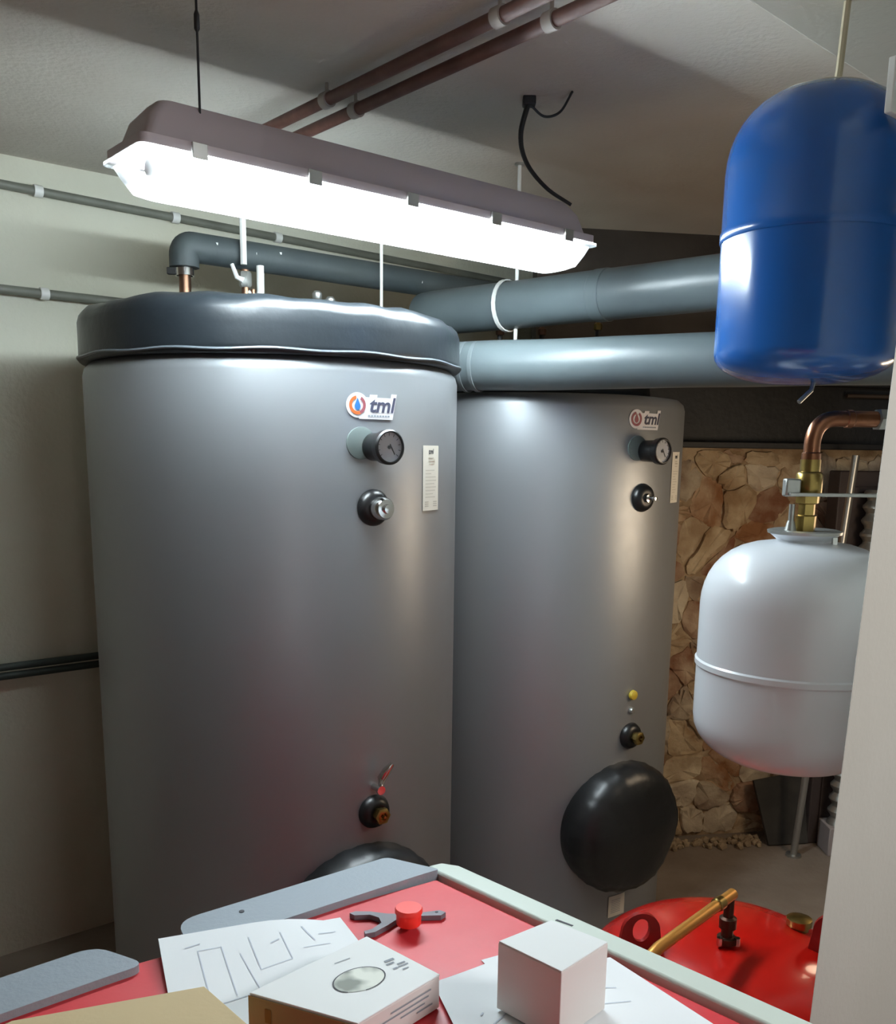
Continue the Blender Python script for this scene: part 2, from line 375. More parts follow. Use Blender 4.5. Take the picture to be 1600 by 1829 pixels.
def tank(name, label, pos, which):
    t = thing(name, label, 'water tank', (pos[0], pos[1], 0), PHI, 'storage tanks')
    top = Z(.20 if which == 1 else .165)
    bm = bmesh.new(); lathe(bm, [(TR - .02, 0.0), (TR, .012), (TR, .5), (TR, 1.0), (TR, 1.5), (TR, top - .035), (TR - .005, top - .018), (TR - .02, top - .004), (TR - .05, top)], n=128); obj('jacket', bm, M['jacket'], t)
    if which == 1:                            # lumpy vinyl hood
        bm = bmesh.new(); z0 = top - .004
        lathe(bm, [(TR + .001, z0), (TR + .006, z0 + .004), (TR + .006, z0 + .02), (TR + .005, z0 + .06), (TR + .005, z0 + .088), (TR, z0 + .104), (TR - .012, z0 + .116), (TR - .035, z0 + .123), (TR - .08, z0 + .126), (TR - .16, z0 + .128), (.2, z0 + .131), (.1, z0 + .132), (0, z0 + .132)], n=128)
        for v in bm.verts:
            x, y, z = v.co; k = max(0, min(1, (z - z0 - .01) / .15)); rr = math.hypot(x, y); a = math.atan2(y, x)
            ww = wob(x * 2.2, y * 2.2, z) * .012 * k + math.sin(a * 23 + wob(x, y, 0) * 3) * .0022 * k * (1 if rr > .35 else .2)
            v.co.z += ww - .012 * k * (x * math.cos(-.3) + y * .2)
            v.co.x *= 1 + ww * .18; v.co.y *= 1 + ww * .18
        hood = obj('hood', bm, M['cover'], t, angle=60); hood['label'] = 'lumpy dark vinyl hood'
        bm = bmesh.new(); pts = [((TR + .0075) * math.cos(2 * PI * k / 96), (TR + .0075) * math.sin(2 * PI * k / 96), top + .006 + .002 * math.sin(k * .9)) for k in range(97)]
        tube(bm, pts, .0035, 6, cap=False); obj('hem_piping', bm, mat('grey_hem', '#565c62', .35), hood)
    else:
        bm = bmesh.new(); z0 = top - .002; lathe(bm, [(.36, z0), (.365, z0 + .01), (.36, z0 + .05), (.33, z0 + .07), (.2, z0 + .085), (0, z0 + .09)], n=64); obj('hood', bm, M['cover'], t)
    # logo sticker
    lz = Z(.094)
    bm = bmesh.new()
    def plate(x0, x1, y0, y1, sh, lift, n):
        for k in range(n):
            xa, xb = x0 + (x1 - x0) * k / n, x0 + (x1 - x0) * (k + 1) / n
            bm.faces.new([bm.verts.new((x + sh * y, y, lift)) for x, y in ((xa, y0), (xb, y0), (xb, y1), (xa, y1))])
    for k in range(8):                        # round half under the emblem
        for j in range(36):
            a0, a1 = 2 * PI * j / 36, 2 * PI * (j + 1) / 36; r0_, r1_ = .0275 * k / 8, .0275 * (k + 1) / 8
            q = [(r1_, a0), (r1_, a1), (r0_, a1), (r0_, a0)] if k else [(r1_, a0), (r1_, a1), (0, 0)]
            bm.faces.new([bm.verts.new((-.040 + r * math.cos(a_), .001 + r * math.sin(a_), .0016)) for r, a_ in q])
    plate(-.030, .060, -.0290, .0185, .22, .0018, 12); plate(-.014, .006, .018, .0245, .22, .0018, 3); plate(.044, .060, .018, .0275, .22, .0018, 3)
    bmesh.ops.remove_doubles(bm, verts=bm.verts, dist=1e-5)
    sk = obj('logo_sticker', on_cyl(bm, TR, 0, lz), M['sticker'], t, flip=False)
    ringm = (M['orange'], M['maroon']) if which == 1 else (M['maroon'], M['maroon'])
    obj('emblem_ring', on_cyl(ring_fill(-.040, .001, .0135, .0205, math.radians(100), math.radians(290), .0024), TR, 0, lz), ringm[0], sk, flip=False)
    obj('emblem_ring', on_cyl(ring_fill(-.040, .001, .0135, .0205, math.radians(-70), math.radians(62), .0024), TR, 0, lz), ringm[1], sk, flip=False)
    dr = [(-.040, .017)] + [(-.040 + .0072 * math.cos(a), -.0015 + .0085 * math.sin(a)) for a in [math.radians(30 - 240 * k / 14) for k in range(15)]]
    obj('emblem_drop', on_cyl(poly_fill(dr, .0026), TR, 0, lz), M['dropblue'] if which == 1 else M['maroon'], sk, flip=False)
    bm = text_bm('tml', .055, shear=.22, offset=.0013)
    for v in bm.verts: v.co.x = v.co.x * .95 + .0225; v.co.y = v.co.y * .84 + .001; v.co.z = .0024
    obj('lettering', on_cyl(bm, TR, 0, lz), M['navy'], sk, flip=False)
    rects = [(-.014 + i * .0075, -.0235, .0058, .0035) for i in range(8)]
    obj('small_print', on_cyl(lines_bm(rects, .0024), TR, 0, lz), M['ink'], sk, flip=False)
    # rating label
    a2 = math.radians(23.5); z2 = Z(-.068 if which == 1 else -.075)
    lb = obj('rating_label', on_cyl(grid_plate(.072, .155, .0015), TR, a2, z2), M['label'], t, flip=False)
    bm = text_bm('tml', .017, shear=.15, offset=.0004)
    for v in bm.verts: v.co.x += -.002; v.co.y += .063; v.co.z = .0022
    obj('lettering', on_cyl(bm, TR, a2, z2), M['darkink'], lb, flip=False)
    rects = [(-.012, .040, .028, .004), (-.012, .047, .022, .003), (-.012, .033, .025, .002)]
    for k in range(9): rects.append((-.026, .018 - k * .008, random.uniform(.02, .05), .0016))
    for k in range(3): rects.append((-.028, -.058 - k * .005, .056, .0025))
    obj('print_lines', on_cyl(lines_bm(rects, .0022), TR, a2, z2), mat('faint_print', '#bdb7aa', .7), lb, flip=False)
    # thermometer
    z3 = Z(.004)
    def out(ang, z, lift): return Vector(((TR + lift) * math.sin(ang), -(TR + lift) * math.cos(ang), z))
    def fr(ang, z, lift): return frame(out(ang, z, lift), (math.sin(ang), -math.cos(ang), 0))
    bm = bmesh.new(); lathe(bm, [(.036, -.002), (.036, .003), (.032, .004), (0, .004)], fr(-.065, z3 + .008, 0), 32); obj('grey_disc', bm, M['patch'], t)  # thin grey-green disc on the jacket, left of the thermometer
    bm = bmesh.new(); lathe(bm, [(.028, -.003), (.031, .004), (.032, .05), (.030, .056)], fr(0, z3, 0), 32); g = obj('thermometer', bm, M['blackplastic'], t)
    bm = bmesh.new(); lathe(bm, [(.030, .050), (.0375, .053), (.0385, .060), (.0385, .070), (.035, .074), (.0325, .074), (.0325, .068)], fr(0, z3, 0), 40, caps=False); obj('bezel', bm, M['blackplastic'], g)
    bm = bmesh.new(); lathe(bm, [(0, .066), (.0328, .066), (.0328, .067), (0, .067)], fr(0, z3, 0), 32); obj('dial', bm, M['dial'], g)
    bm = bmesh.new(); fm = fr(0, z3, 0)
    box(bm, (.005, -.008, .0676), (.0022, .026, .0008), fm @ Matrix.Rotation(.5, 4, 'Z')); lathe(bm, [(.004, .067), (.004, .069), (0, .069)], fm, 12)
    for k in range(11):
        box(bm, (0, .0275, .0674), (.0012, .006, .0006), fm @ Matrix.Rotation(math.radians(-130 + 26 * k), 4, 'Z'))
    obj('needle', bm, M['darkink'], g)
    bm = bmesh.new(); lathe(bm, [(0, .0715), (.033, .0715), (.033, .0722), (0, .0722)], fr(0, z3, 0), 32); obj('glass', bm, M['glass'], g)
    if which == 1:
        bm = bmesh.new(); c0 = out(.075, z3, .035); ax = Vector((math.cos(.2), math.sin(.2), 0))
        tube(bm, spline([out(.03, z3 + .014, .02), out(.075, z3 + .022, .025), out(.098, z3 + .006, .025), out(.088, z3 - .016, .02), out(.06, z3 - .014, .016), out(.078, z3 - .028, .012), out(.11, z3 - .022, .01)], 6), .0022, 6); obj('capillary_loop', bm, M['zinc'], g)
    # plug with rosette
    def rosette(z, brass):
        bm = bmesh.new(); lathe(bm, [(.041, -.004), (.042, .004), (.036, .016), (.026, .022), (.018, .022)], fr(0, z, 0), 36)
        r_ = obj('rosette', bm, M['blackplastic'], t)
        bm = bmesh.new()
        if brass == 0: lathe(bm, [(.024, .018), (.0255, .024), (.0255, .05), (.021, .056), (.011, .057), (.010, .066), (0, .067)], fr(0, z, 0), 24)
        elif brass == 1: lathe(bm, [(.017, .018), (.017, .03), (.021, .032), (.021, .044), (.016, .046), (.010, .046), (.010, .038), (.004, .038), (.004, .052), (0, .052)], fr(0, z, 0), 6); 
        else: lathe(bm, [(.012, .018), (.013, .022), (.013, .03), (.006, .031), (.006, .055), (0, .056)], fr(0, z, 0), 20)
        obj('plug', bm, (M['chrome'], M['brass'], M['chrome'])[brass], r_)
    rosette(Z(-.132), 0 if which == 1 else 2); rosette(Z(-.866), 1)
    # small drain thermowell
    zc = Z(-.775 if which == 1 else -.765)
    if which == 1:
        bm = bmesh.new(); cyl(bm, out(0, zc - .028, -.003), out(0, zc - .028, .03), .008, 14); cyl(bm, out(0, zc - .028, .03), out(0, zc - .028, .036), .011, 14)
        w_ = obj('air_vent', bm, M['chrome'], t)
        bm = bmesh.new(); tube(bm, [out(.01, zc - .02, .025), out(.012, zc + .0, .028), out(.03, zc + .018, .034), out(.055, zc + .036, .04)], .008, 10, rfun=lambda q: .006 + .006 * math.sin(q * PI)); obj('lever', bm, M['chrome'], w_)
    else:
        bm = bmesh.new(); lathe(bm, [(.012, -.002), (.016, .004), (.014, .012), (0, .016)], fr(0, zc + .03, 0), 20); obj('yellow_plug', bm, M['yellow'], t)
        bm = bmesh.new(); lathe(bm, [(.010, -.002), (.011, .004), (.008, .01), (0, .011)], fr(0, zc - .02, 0), 16); obj('grey_plug', bm, M['zinc'], t)
    # padded hand hole cover
    zh = Z(-1.155); fm = fr(-.055, zh, -.012)
    bm = bmesh.new(); lathe(bm, [(.19, -.06), (.205, -.03), (.211, .02), (.205, .055), (.19, .08), (.165, .095), (.11, .105), (.05, .108), (0, .108)], fm, 72)
    inv = fm.inverted()
    for v in bm.verts:
        q = inv @ v.co; a = math.atan2(q.y, q.x); r0 = math.hypot(q.x, q.y)
        if q.z > .01: q.z += wob(q.x * 4, q.y * 4, 0) * .007; s_ = 1 + .012 * math.sin(a * 31 + 2 * math.sin(a * 5)) * (r0 > .12); q.x *= s_; q.y *= s_
        v.co = fm @ q
    obj('hand_hole_cover', bm, M['cushion'], t, angle=60)
    if which == 2:
        lb = obj('paper_tag', on_cyl(grid_plate(.070, .072, .002), TR, -.045, Z(-1.43)), M['label'], t, flip=False)
        obj('print_lines', on_cyl(lines_bm([(-.022, .02 - k * .006, .04, .0016) for k in range(8)], .0026), TR, -.05, Z(-1.43)), M['ink'], lb, flip=False)
    return t
T1 = (-0.46, 2.546); T2 = (0.285, 3.197)
tank('storage_tank', 'nearer silver grey cylindrical water tank with lumpy dark hood', T1, 1)
tank('storage_tank', 'farther silver grey cylindrical water tank under the insulated pipes, with full black round cover showing', T2, 2)

# ------------------------------------------------------------------ lamp
LD = Vector((.865, .734, 0)).normalized(); LN = Vector((LD.y, -LD.x, 0))
LC = Vector((-.079 * .99, 2.055 * .99, Z(.495))) - LN * .080 - LD * .010
t = thing('fluorescent_lamp', 'long twin tube fluorescent lamp with clear diffuser hanging over the nearer tank', 'lamp', LC, math.atan2(LD.y, LD.x))
L = 1.12; W_ = .158
def loft(bm, secs):                           # sections: list of (list of points)
    rings = [[bm.verts.new(p) for p in s] for s in secs]; n = len(rings[0])
    for a, b in zip(rings, rings[1:]):
        for k in range(n): bm.faces.new((a[k], a[(k + 1) % n], b[(k + 1) % n], b[k]))
    return rings
def rrect(lx, ly, z, c=.02, k=4):
    out = []
    for sx, sy, a0 in ((1, 1, 0), (-1, 1, 90), (-1, -1, 180), (1, -1, 270)):
        for j in range(k + 1):
            a = math.radians(a0 + 90 * j / k); out.append(Vector((sx * (lx / 2 - c) + c * math.cos(a), sy * (ly / 2 - c) + c * math.sin(a), z)))
    return out
bm = bmesh.new(); r_ = loft(bm, [rrect(L, W_, -.004, .012), rrect(L, W_, .012, .012), rrect(L - .03, W_ - .03, .014, .014), rrect(L - .06, W_ - .045, .055, .02), rrect(L - .11, W_ - .08, .082, .02)]); bm.faces.new(r_[-1]); bm.faces.new(r_[0][::-1])
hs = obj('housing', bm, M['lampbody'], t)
for sx in (1,):
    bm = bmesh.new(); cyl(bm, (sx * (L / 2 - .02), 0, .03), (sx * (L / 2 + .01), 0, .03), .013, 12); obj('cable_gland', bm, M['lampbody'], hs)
bm = bmesh.new(); r_ = loft(bm, [rrect(L + .012, W_ + .012, -.006, .014), rrect(L + .012, W_ + .012, -.012, .014), rrect(L - .012, W_ - .012, -.014, .012), rrect(L - .03, W_ - .022, -.034, .018), rrect(L - .06, W_ - .045, -.058, .02), rrect(L - .10, W_ - .085, -.066, .02)]); bm.faces.new(r_[-1])
df = obj('diffuser', bm, M['diffuser'], t)
for sy in (-1, 1):
    bm = bmesh.new(); cyl(bm, (-L / 2 + .05, sy * .040, -.032), (L / 2 - .05, sy * .040, -.032), .013, 16); tb = obj('tube', bm, M['tube'], t)
    for sx in (-1, 1):
        bm = bmesh.new(); cyl(bm, (sx * (L / 2 - .05), sy * .040, -.032), (sx * (L / 2 - .025), sy * .040, -.032), .0135, 14); obj('lampholder', bm, M['whiteplastic'], tb)
for k in range(5):
    x = -L / 2 + .10 + k * (L - .2) / 4
    for sy in (-1, 1):
        bm = bmesh.new(); box(bm, (x, sy * (W_ / 2 + .006), -.002), (.028, .006, .026)); obj('clip', bm, M['zinc'], t, bevel=.001, sharp=True)
rod = Pz(357, 205, .565)
t = thing('lamp_hanger', 'thin vertical wire holding the left end of the lamp', 'wire', (rod.x, rod.y, CEIL))
bm = bmesh.new(); cyl(bm, (0, 0, -.235), (0, 0, 0), .0022, 8); obj('wire', bm, M['cable'], t)
bm = bmesh.new(); lathe(bm, [(.002, -.105), (.005, -.10), (.005, -.078), (.002, -.07)], n=10); obj('turnbuckle', bm, M['cable'], t)
bm = bmesh.new(); lathe(bm, [(.012, -.008), (.012, 0)], n=14); obj('ceiling_eye', bm, M['zinc'], t)

# lamp feed cable and hook
hk = Pz(945, 178, .795)
t = thing('lamp_cable', 'black cable drooping from a ceiling hook to the right lamp end', 'cable', hk)
pts = [hk, P(930, 240, 2.36), P(940, 290, 2.36), P(975, 335, 2.36), P(1020, 366, 2.36)]
bm = bmesh.new(); tube(bm, [p - hk for p in spline(pts)], .005, 8, rfun=lambda q: .0065 - .0025 * q); obj('cord', bm, M['cable'], t)
bm = bmesh.new(); box(bm, (0, 0, -.004), (.03, .03, .02)); obj('ceiling_hook', bm, M['cable'], t, bevel=.003)
pts = [hk + Vector((.004, 0, -.012)), Pz(972, 208, .765), Pz(1000, 200, .775), Pz(1022, 164, .797)]
bm = bmesh.new(); tube(bm, [p - hk for p in spline(pts)], .003, 8); obj('branch_cord', bm, M['cable'], t)

# ------------------------------------------------------------------ pipes on ceiling and walls
def clamp_ring(parent, c, d, r, m=None, name='pipe_clip', w=.012, up=None):
    bm = bmesh.new(); lathe(bm, [(r, -w), (r + .004, -w), (r + .004, w), (r, w), (r, -w)], frame(c, d), 24, caps=False)
    o = obj(name, bm, m or M['zinc'], parent)
    if up is not None:
        bm = bmesh.new(); cyl(bm, Vector(c) + (Vector(up) - Vector(c)).normalized() * (r + .003), up, .004, 8); obj('clip_stem', bm, m or M['zinc'], o)
    return o
def run(name, label, cat, a, b, r, m, clips=(), cm=None, up=None, n=16, group=None):
    a = Vector(a); b = Vector(b); t = thing(name, label, cat, a, group=group or name.replace('_', ' ') + 's'); bm = bmesh.new(); cyl(bm, (0, 0, 0), b - a, r, n); obj('pipe', bm, m, t)
    for q in clips:
        c = (b - a) * q; clamp_ring(t, c, b - a, r, cm, up=(c + Vector(up)) if up is not None else None)
    return t
zc_ = .765
def ext(p, q, z, k0, k1):
    a = Pz(*p, z); b = Pz(*q, z); return a + (b - a) * k0, a + (b - a) * k1
a, b = ext((478.5, 229.5), (915, 18), zc_, -.25, 1.6); run('ceiling_pipe', 'left of two brown pipes crossing the ceiling', 'pipe', a, b, .0135, M['rust'], (.30, .655), M['clipgrey'], (0, 0, .035))
a, b = ext((523.5, 247.5), (991.6, 34), zc_, -.25, 1.6); run('ceiling_pipe', 'right of two brown pipes crossing the ceiling', 'pipe', a, b, .0135, M['rust'], (.30, .67), M['clipgrey'], (0, 0, .035))
a = Pw(0, 328.5, 2.975); b = Pw(318, 390, 2.975); d_ = b - a; run('wall_pipe', 'upper grey pipe clipped high along the cream wall', 'pipe', a - d_ * .5, a + d_ * 4.2, .0125, M['greypipe'], (.1474, .315, .463), M['whiteplastic'], WW * .025)
a = Pw(0, 516, 2.972); b = Pw(150, 534, 2.972); b.z = a.z; d_ = b - a; run('wall_pipe', 'lower grey pipe on the cream wall beside the dark hood', 'pipe', a - d_ * 1.0, a + d_ * 3.2, .013, M['greypipe'], (.36,), M['whiteplastic'], WW * .028)
for k, (y0, s_) in enumerate(((1193, 'upper'), (1209, 'lower'))):
    a = Pw(0, y0, 2.955); b = a + UU * .95; run('low_wall_pipe', s_ + ' of two dark green pipes at mid height behind the nearer tank', 'pipe', a - UU * .3, b, .0115, M['darkgreen'])

# insulated header above the tanks
HO = 2.5; hz = Z(.525)
h0 = Pw(328, 440, HO); h0.z = hz; h1 = h0 + UU * 1.36
t = thing('insulated_header', 'black insulated header pipe running behind the lamp over both tanks', 'pipe', h0)
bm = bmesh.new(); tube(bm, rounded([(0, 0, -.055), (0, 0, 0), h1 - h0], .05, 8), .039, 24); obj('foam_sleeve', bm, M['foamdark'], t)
bm = bmesh.new(); cyl(bm, (0, 0, -.20), (0, 0, -.05), .016, 16); obj('copper_riser', bm, M['oldcopper'], t)
cl = clamp_ring(t, (0, 0, -.066), (0, 0, 1), .022, M['chrome'], 'hose_clamp', .01)
bm = bmesh.new(); box(bm, (-.03, -.012, -.066), (.026, .016, .018)); obj('clamp_screw', bm, M['blacksteel'], cl, bevel=.002)
s1 = (Pw(770, 500, HO) - h0).dot(UU)
bm = bmesh.new(); cyl(bm, UU * s1 + Vector((0, 0, -.20)), UU * s1 + Vector((0, 0, -.02)), .026, 18); obj('foam_branch', bm, M['foam'], t)
for q in (.06, .15, .21, .6, .9):            # staples that close the sleeve
    bm = bmesh.new(); box(bm, UU * (q * 1.3) - WW * .0355 + Vector((0, 0, .004 + .01 * math.sin(q * 40))), (.008, .004, .006)); obj('tape_dot', bm, M['whiteplastic'], t)
# fittings on the hood of the nearer tank
hood_z = Z(.325)
pv = P(438, 500, 2.62)
t = thing('shutoff_valve', 'white handled valve on a copper stub on the dark hood', 'valve', (pv.x, pv.y, hood_z))
bm = bmesh.new(); cyl(bm, (0, 0, -.005), (0, 0, .135), .010, 14); cyl(bm, (.020, 0, -.005), (.020, 0, .085), .007, 10); obj('stub', bm, M['oldcopper'], t)
bm = bmesh.new(); lathe(bm, [(.013, .090), (.017, .095), (.017, .125), (.013, .13)], n=6); obj('valve_body', bm, M['zinc'], t)
bm = bmesh.new(); tube(bm, [(0, -.02, .105), (-.017, -.022, .112), (-.030, -.02, .145)], .006, 8, rfun=lambda q: .008 - .003 * q); obj('handle', bm, M['whiteplastic'], t)
bm = bmesh.new(); tube(bm, [(.036, 0, .06), (.040, 0, .08), (.040, 0, .145)], .01, 10); obj('vent_cap', bm, M['whiteplastic'], t)
bm = bmesh.new(); tube(bm, [(.0, 0, .08), (.02, 0, .075), (.036, 0, .062), (.042, -.01, .02), (.06, -.01, .008)], .006, 8); obj('side_hose', bm, M['whiteplastic'], t)
pa = P(566, 510, 2.75)
for k, (dx, lb) in enumerate(((0, 'left short capped copper stub standing behind the dark hood'), (.034, 'right short capped copper stub standing behind the dark hood'))):
    t = thing('copper_stub', lb, 'pipe', (pa.x + dx, pa.y + dx * .6, hood_z)); hh = .098 - k * .012
    bm = bmesh.new(); cyl(bm, (0, 0, -.004), (0, 0, hh - .014), .010, 14); obj('stub', bm, M['oldcopper'], t)
    bm = bmesh.new(); lathe(bm, [(.011, hh - .016), (.0135, hh - .012), (.0135, hh), (.008, hh + .006), (0, hh + .006)], n=14); obj('cap', bm, M['zinc'], t)
def hanger(label, p, z0, r=.0045):
    t = thing('threaded_hanger', label, 'rod', (p.x, p.y, CEIL), group='hanger rods'); bm = bmesh.new(); cyl(bm, (0, 0, z0 - CEIL), (0, 0, 0), r, 8); obj('rod', bm, M['whiteplastic'], t)
    bm = bmesh.new(); lathe(bm, [(.014, -.006), (.014, 0)], n=12); obj('ceiling_plate', bm, M['zinc'], t); return t
p = Pw(434, 430, HO - .05); hanger('pale rod dropping beside the insulated header above the white handled valve', p, Z(.49), .009)
p = Pw(681, 500, HO - .20); hanger('thin pale rod dropping to the middle of the dark hood', p, Z(.335))

# two large insulated pipes on the right
LP0 = P(900, 547, 2.90); LPd = Vector((.522, -.45, 0)).normalized(); LPr = .067
ps = LP0 - LPd * .27; pe = LP0 + LPd * 1.02
t = thing('insulated_pipe', 'upper thick black insulated pipe held by a white ring clamp, running behind the blue vessel', 'pipe', ps)
bm = bmesh.new(); pts = rounded([WW * .05, Vector((0, 0, 0)), pe - ps], .06, 8)
full = [pts[0]]
for p0, p1 in zip(pts, pts[1:]):
    k = max(1, int((p1 - p0).length / .03))
    full += [p0.lerp(p1, (j + 1) / k) for j in range(k)]
tube(bm, full, LPr, 32)
for v in bm.verts: v.co += Vector((0, 0, 1)) * .0025 * wob(v.co.x * 2, v.co.y * 2, v.co.z)
obj('foam_sleeve', bm, M['foam'], t)
q = LP0 - ps; rg = clamp_ring(t, q + LPd * .012, LPd + WW * .25, LPr + .003, M['whiteplastic'], 'ring_clamp', .006)
for s_ in (.34, .80):
    bm = bmesh.new(); lathe(bm, [(LPr + .0005, -.02), (LPr + .0022, -.018), (LPr + .0022, .018), (LPr + .0005, .02)], frame(q + LPd * s_, LPd), 32, caps=False); obj('tape_band', bm, M['foam'], t)
DP0 = P(818, 656, 2.79); DPd = Vector((.67, -.33, 0)).normalized(); DPr = .068
t = thing('insulated_pipe', 'lower thick black insulated pipe running just over the farther tank', 'pipe', DP0)
bm = bmesh.new(); full = [DPd * (k * .03) for k in range(-1, 41)]; tube(bm, full, DPr, 32)
for v in bm.verts: v.co += Vector((0, 0, 1)) * .0025 * wob(v.co.x * 2.3, v.co.y * 2, v.co.z + 3)
obj('foam_sleeve', bm, M['foam'], t)
for s_ in (.03, .065):
    bm = bmesh.new(); lathe(bm, [(DPr + .0005, -.006), (DPr + .002, -.005), (DPr + .002, .005), (DPr + .0005, .006)], frame(DPd * s_, DPd), 32, caps=False); obj('tape_band', bm, mat('grey_tape', '#6d7679', .4), t)
hp = LP0 + LPd * .045
t = hanger('pale rod that carries the upper insulated pipe', hp, hp.z + LPr, .0055)
bm = bmesh.new(); cyl(bm, (0, 0, Z(.27) - CEIL), (0, 0, hp.z - LPr - CEIL), .0055, 8); obj('lower_rod', bm, M['whiteplastic'], t)
# small brass fittings glinting between the pipes
for (u_, v_, d_, lb) in ((1068, 583, 2.95, 'small brass fitting between the two insulated pipes'), (893, 592, 3.0, 'tiny pale fitting between the insulated pipes next to the dark hood'), (968, 592, 3.0, 'tiny brown fitting in the gap between the insulated pipes, left of the brass one')):
    p = P(u_, v_, d_); z0 = Z(.245)
    t = thing('pipe_fitting', lb, 'fitting', (p.x, p.y, z0)); bm = bmesh.new(); cyl(bm, (0, 0, 0), (0, 0, p.z - z0), .008, 10); obj('stem', bm, M['blacksteel'], t)
    bm = bmesh.new(); lathe(bm, [(.008, -.012), (.013, -.01), (.013, .006), (.007, .012), (0, .012)], Matrix.Translation((0, 0, p.z - z0)), 6); obj('cap', bm, M['brass'] if u_ > 1000 else M['oldcopper'], t)

# ------------------------------------------------------------------ blue expansion vessel
bc = Vector((.598, 1.66, 0)); BR = .148
zt, zb = Z(.580), Z(.118)
t = thing('blue_expansion_vessel', 'glossy blue expansion vessel hanging high at the right edge', 'expansion vessel', (bc.x, bc.y, zb))
Hh = zt - zb
def dome(R0, H0, top, bot, pw=.62):
    pr = []
    for k in range(9):
        a = PI / 2 * k / 8; pr.append((R0 * math.sin(a) ** .72 if k else 0, bot * (1 - math.cos(a))))
    pr += [(R0, H0 * .3), (R0, H0 * .45)]
    q = []
    for k in range(11):
        a = PI / 2 * k / 10; q.append((R0 * math.cos(a) ** pw if k < 10 else 0, H0 - top + top * math.sin(a)))
    return pr, q
pr, q = dome(BR, Hh, .125, .05, .70)
zs = Hh * .52
bm = bmesh.new(); lathe(bm, pr[:-1] + [(BR, zs - .004)], n=72, caps=False); bd = obj('lower_shell', bm, M['blue'], t)
bm = bmesh.new(); lathe(bm, [(BR + .001, zs - .012), (BR + .0025, zs - .009), (BR + .0025, zs + .004), (BR, zs + .008)] + q, n=72, caps=False); obj('upper_shell', bm, M['blue'], t)
bm = bmesh.new(); lathe(bm, [(.068, Hh - .040), (.076, Hh - .020), (.074, Hh - .008), (.03, Hh + .002)], n=32); obj('top_flange', bm, mat('cream_flange', '#cfcabb', .5), t)
bm = bmesh.new(); tube(bm, [(.01, -.02, Hh), (.012, -.02, Hh + .02), (.016, -.02, Z(.699) - zb)], .006, 8); obj('top_pipe', bm, mat('pale_pipe', '#c9bda2', .45), t)
bm = bmesh.new(); tube(bm, [(.01, -.03, .006), (.005, -.034, -.012), (-.018, -.045, -.032)], .004, 8); obj('drain_tail', bm, M['zinc'], t)
# bracket strap to the partition
bm = bmesh.new(); box(bm, (0, 0, 0), (.05, .012, .075)); 
pb = P(1604, 158, 1.50); br = obj('mounting_strap', bm, M['whiteplastic'], t, bevel=.002, sharp=True); br.location = pb - Vector((bc.x, bc.y, zb)); br.rotation_euler = (0, 0, math.radians(40))

# ------------------------------------------------------------------ white expansion vessel
wc = Vector((.61, 1.62, 0)); WR = .166
zt, zb = Z(-.145), Z(-.548); Hh = zt - zb
t = thing('white_expansion_vessel', 'white round shouldered expansion vessel under the brass valve', 'expansion vessel', (wc.x, wc.y, zb))
pr, q = dome(WR, Hh, .115, .085); zs = Hh * .46
bm = bmesh.new(); lathe(bm, pr[:-1] + [(WR, zs - .003)], n=72, caps=False); obj('lower_shell', bm, M['white'], t)
bm = bmesh.new(); lathe(bm, [(WR + .0005, zs - .008), (WR + .003, zs - .005), (WR + .003, zs + .004), (WR, zs + .007)] + q, n=72, caps=False); obj('upper_shell', bm, M['white'], t)
bm = bmesh.new(); lathe(bm, [(.046, Hh - .03), (.046, Hh + .002), (.058, Hh + .012), (.060, Hh + .016), (.055, Hh + .018), (.012, Hh + .014)], n=40); fl = obj('neck_flange', bm, M['white'], t)
bm = bmesh.new(); lathe(bm, [(.0605, Hh + .012), (.0615, Hh + .017), (.054, Hh + .019), (.02, Hh + .0165)], n=40, caps=False); obj('flange_rim', bm, M['zinc'], fl)
bm = bmesh.new(); box(bm, (.035, -.043, Hh), (.009, .006, .02)); obj('flange_bolt', bm, M['chrome'], fl, bevel=.001)
# brass valve on its neck
vb = Vector((wc.x, wc.y, zt + .012))
t = thing('brass_valve', 'brass shut off valve standing on the white vessel neck', 'valve', vb)
bm = bmesh.new(); lathe(bm, [(.017, 0), (.018, .03), (.0145, .032), (.0145, .05), (.02, .052), (.02, .066)], n=6); obj('union_nut', bm, M['brass'], t)
bm = bmesh.new(); lathe(bm, [(.019, .064), (.022, .068), (.022, .10), (.019, .104), (.0165, .105), (.0165, .125)], n=16); obj('valve_body', bm, M['brass'], t)
bm = bmesh.new(); cyl(bm, (-.028, -.008, .005), (-.028, -.008, .05), .005, 10); cyl(bm, (-.028, -.008, .003), (-.028, -.008, .022), .011, 12, .006); obj('drain_pin', bm, M['zinc'], t)
bm = bmesh.new(); box(bm, (-.033, -.012, .078), (.026, .02, .03)); obj('cap_nut', bm, M['zinc'], t, bevel=.003)
ct = vb + Vector((0, 0, .125))
RX = Vector((math.cos(.12), math.sin(.12), 0))
t = thing('copper_pipe', 'bent copper pipe leading from the brass valve to the right', 'pipe', ct)
bm = bmesh.new(); tube(bm, rounded([(0, 0, -.02), (0, 0, .068), RX * .145 + Vector((0, 0, .068))], .05, 10), .0135, 20); obj('elbow', bm, M['copper'], t)
bm = bmesh.new(); lathe(bm, [(.0135, -.02), (.0155, -.018), (.0155, .01), (.0135, .012)], n=20, caps=False); obj('solder_collar', bm, M['copper'], t)
bm = bmesh.new(); lathe(bm, [(.0135, -.006), (.0152, -.004), (.0152, .006), (.0135, .008)], frame(RX * .06 + Vector((0, 0, .068)), RX), 20, caps=False); obj('solder_collar', bm, M['copper'], t)
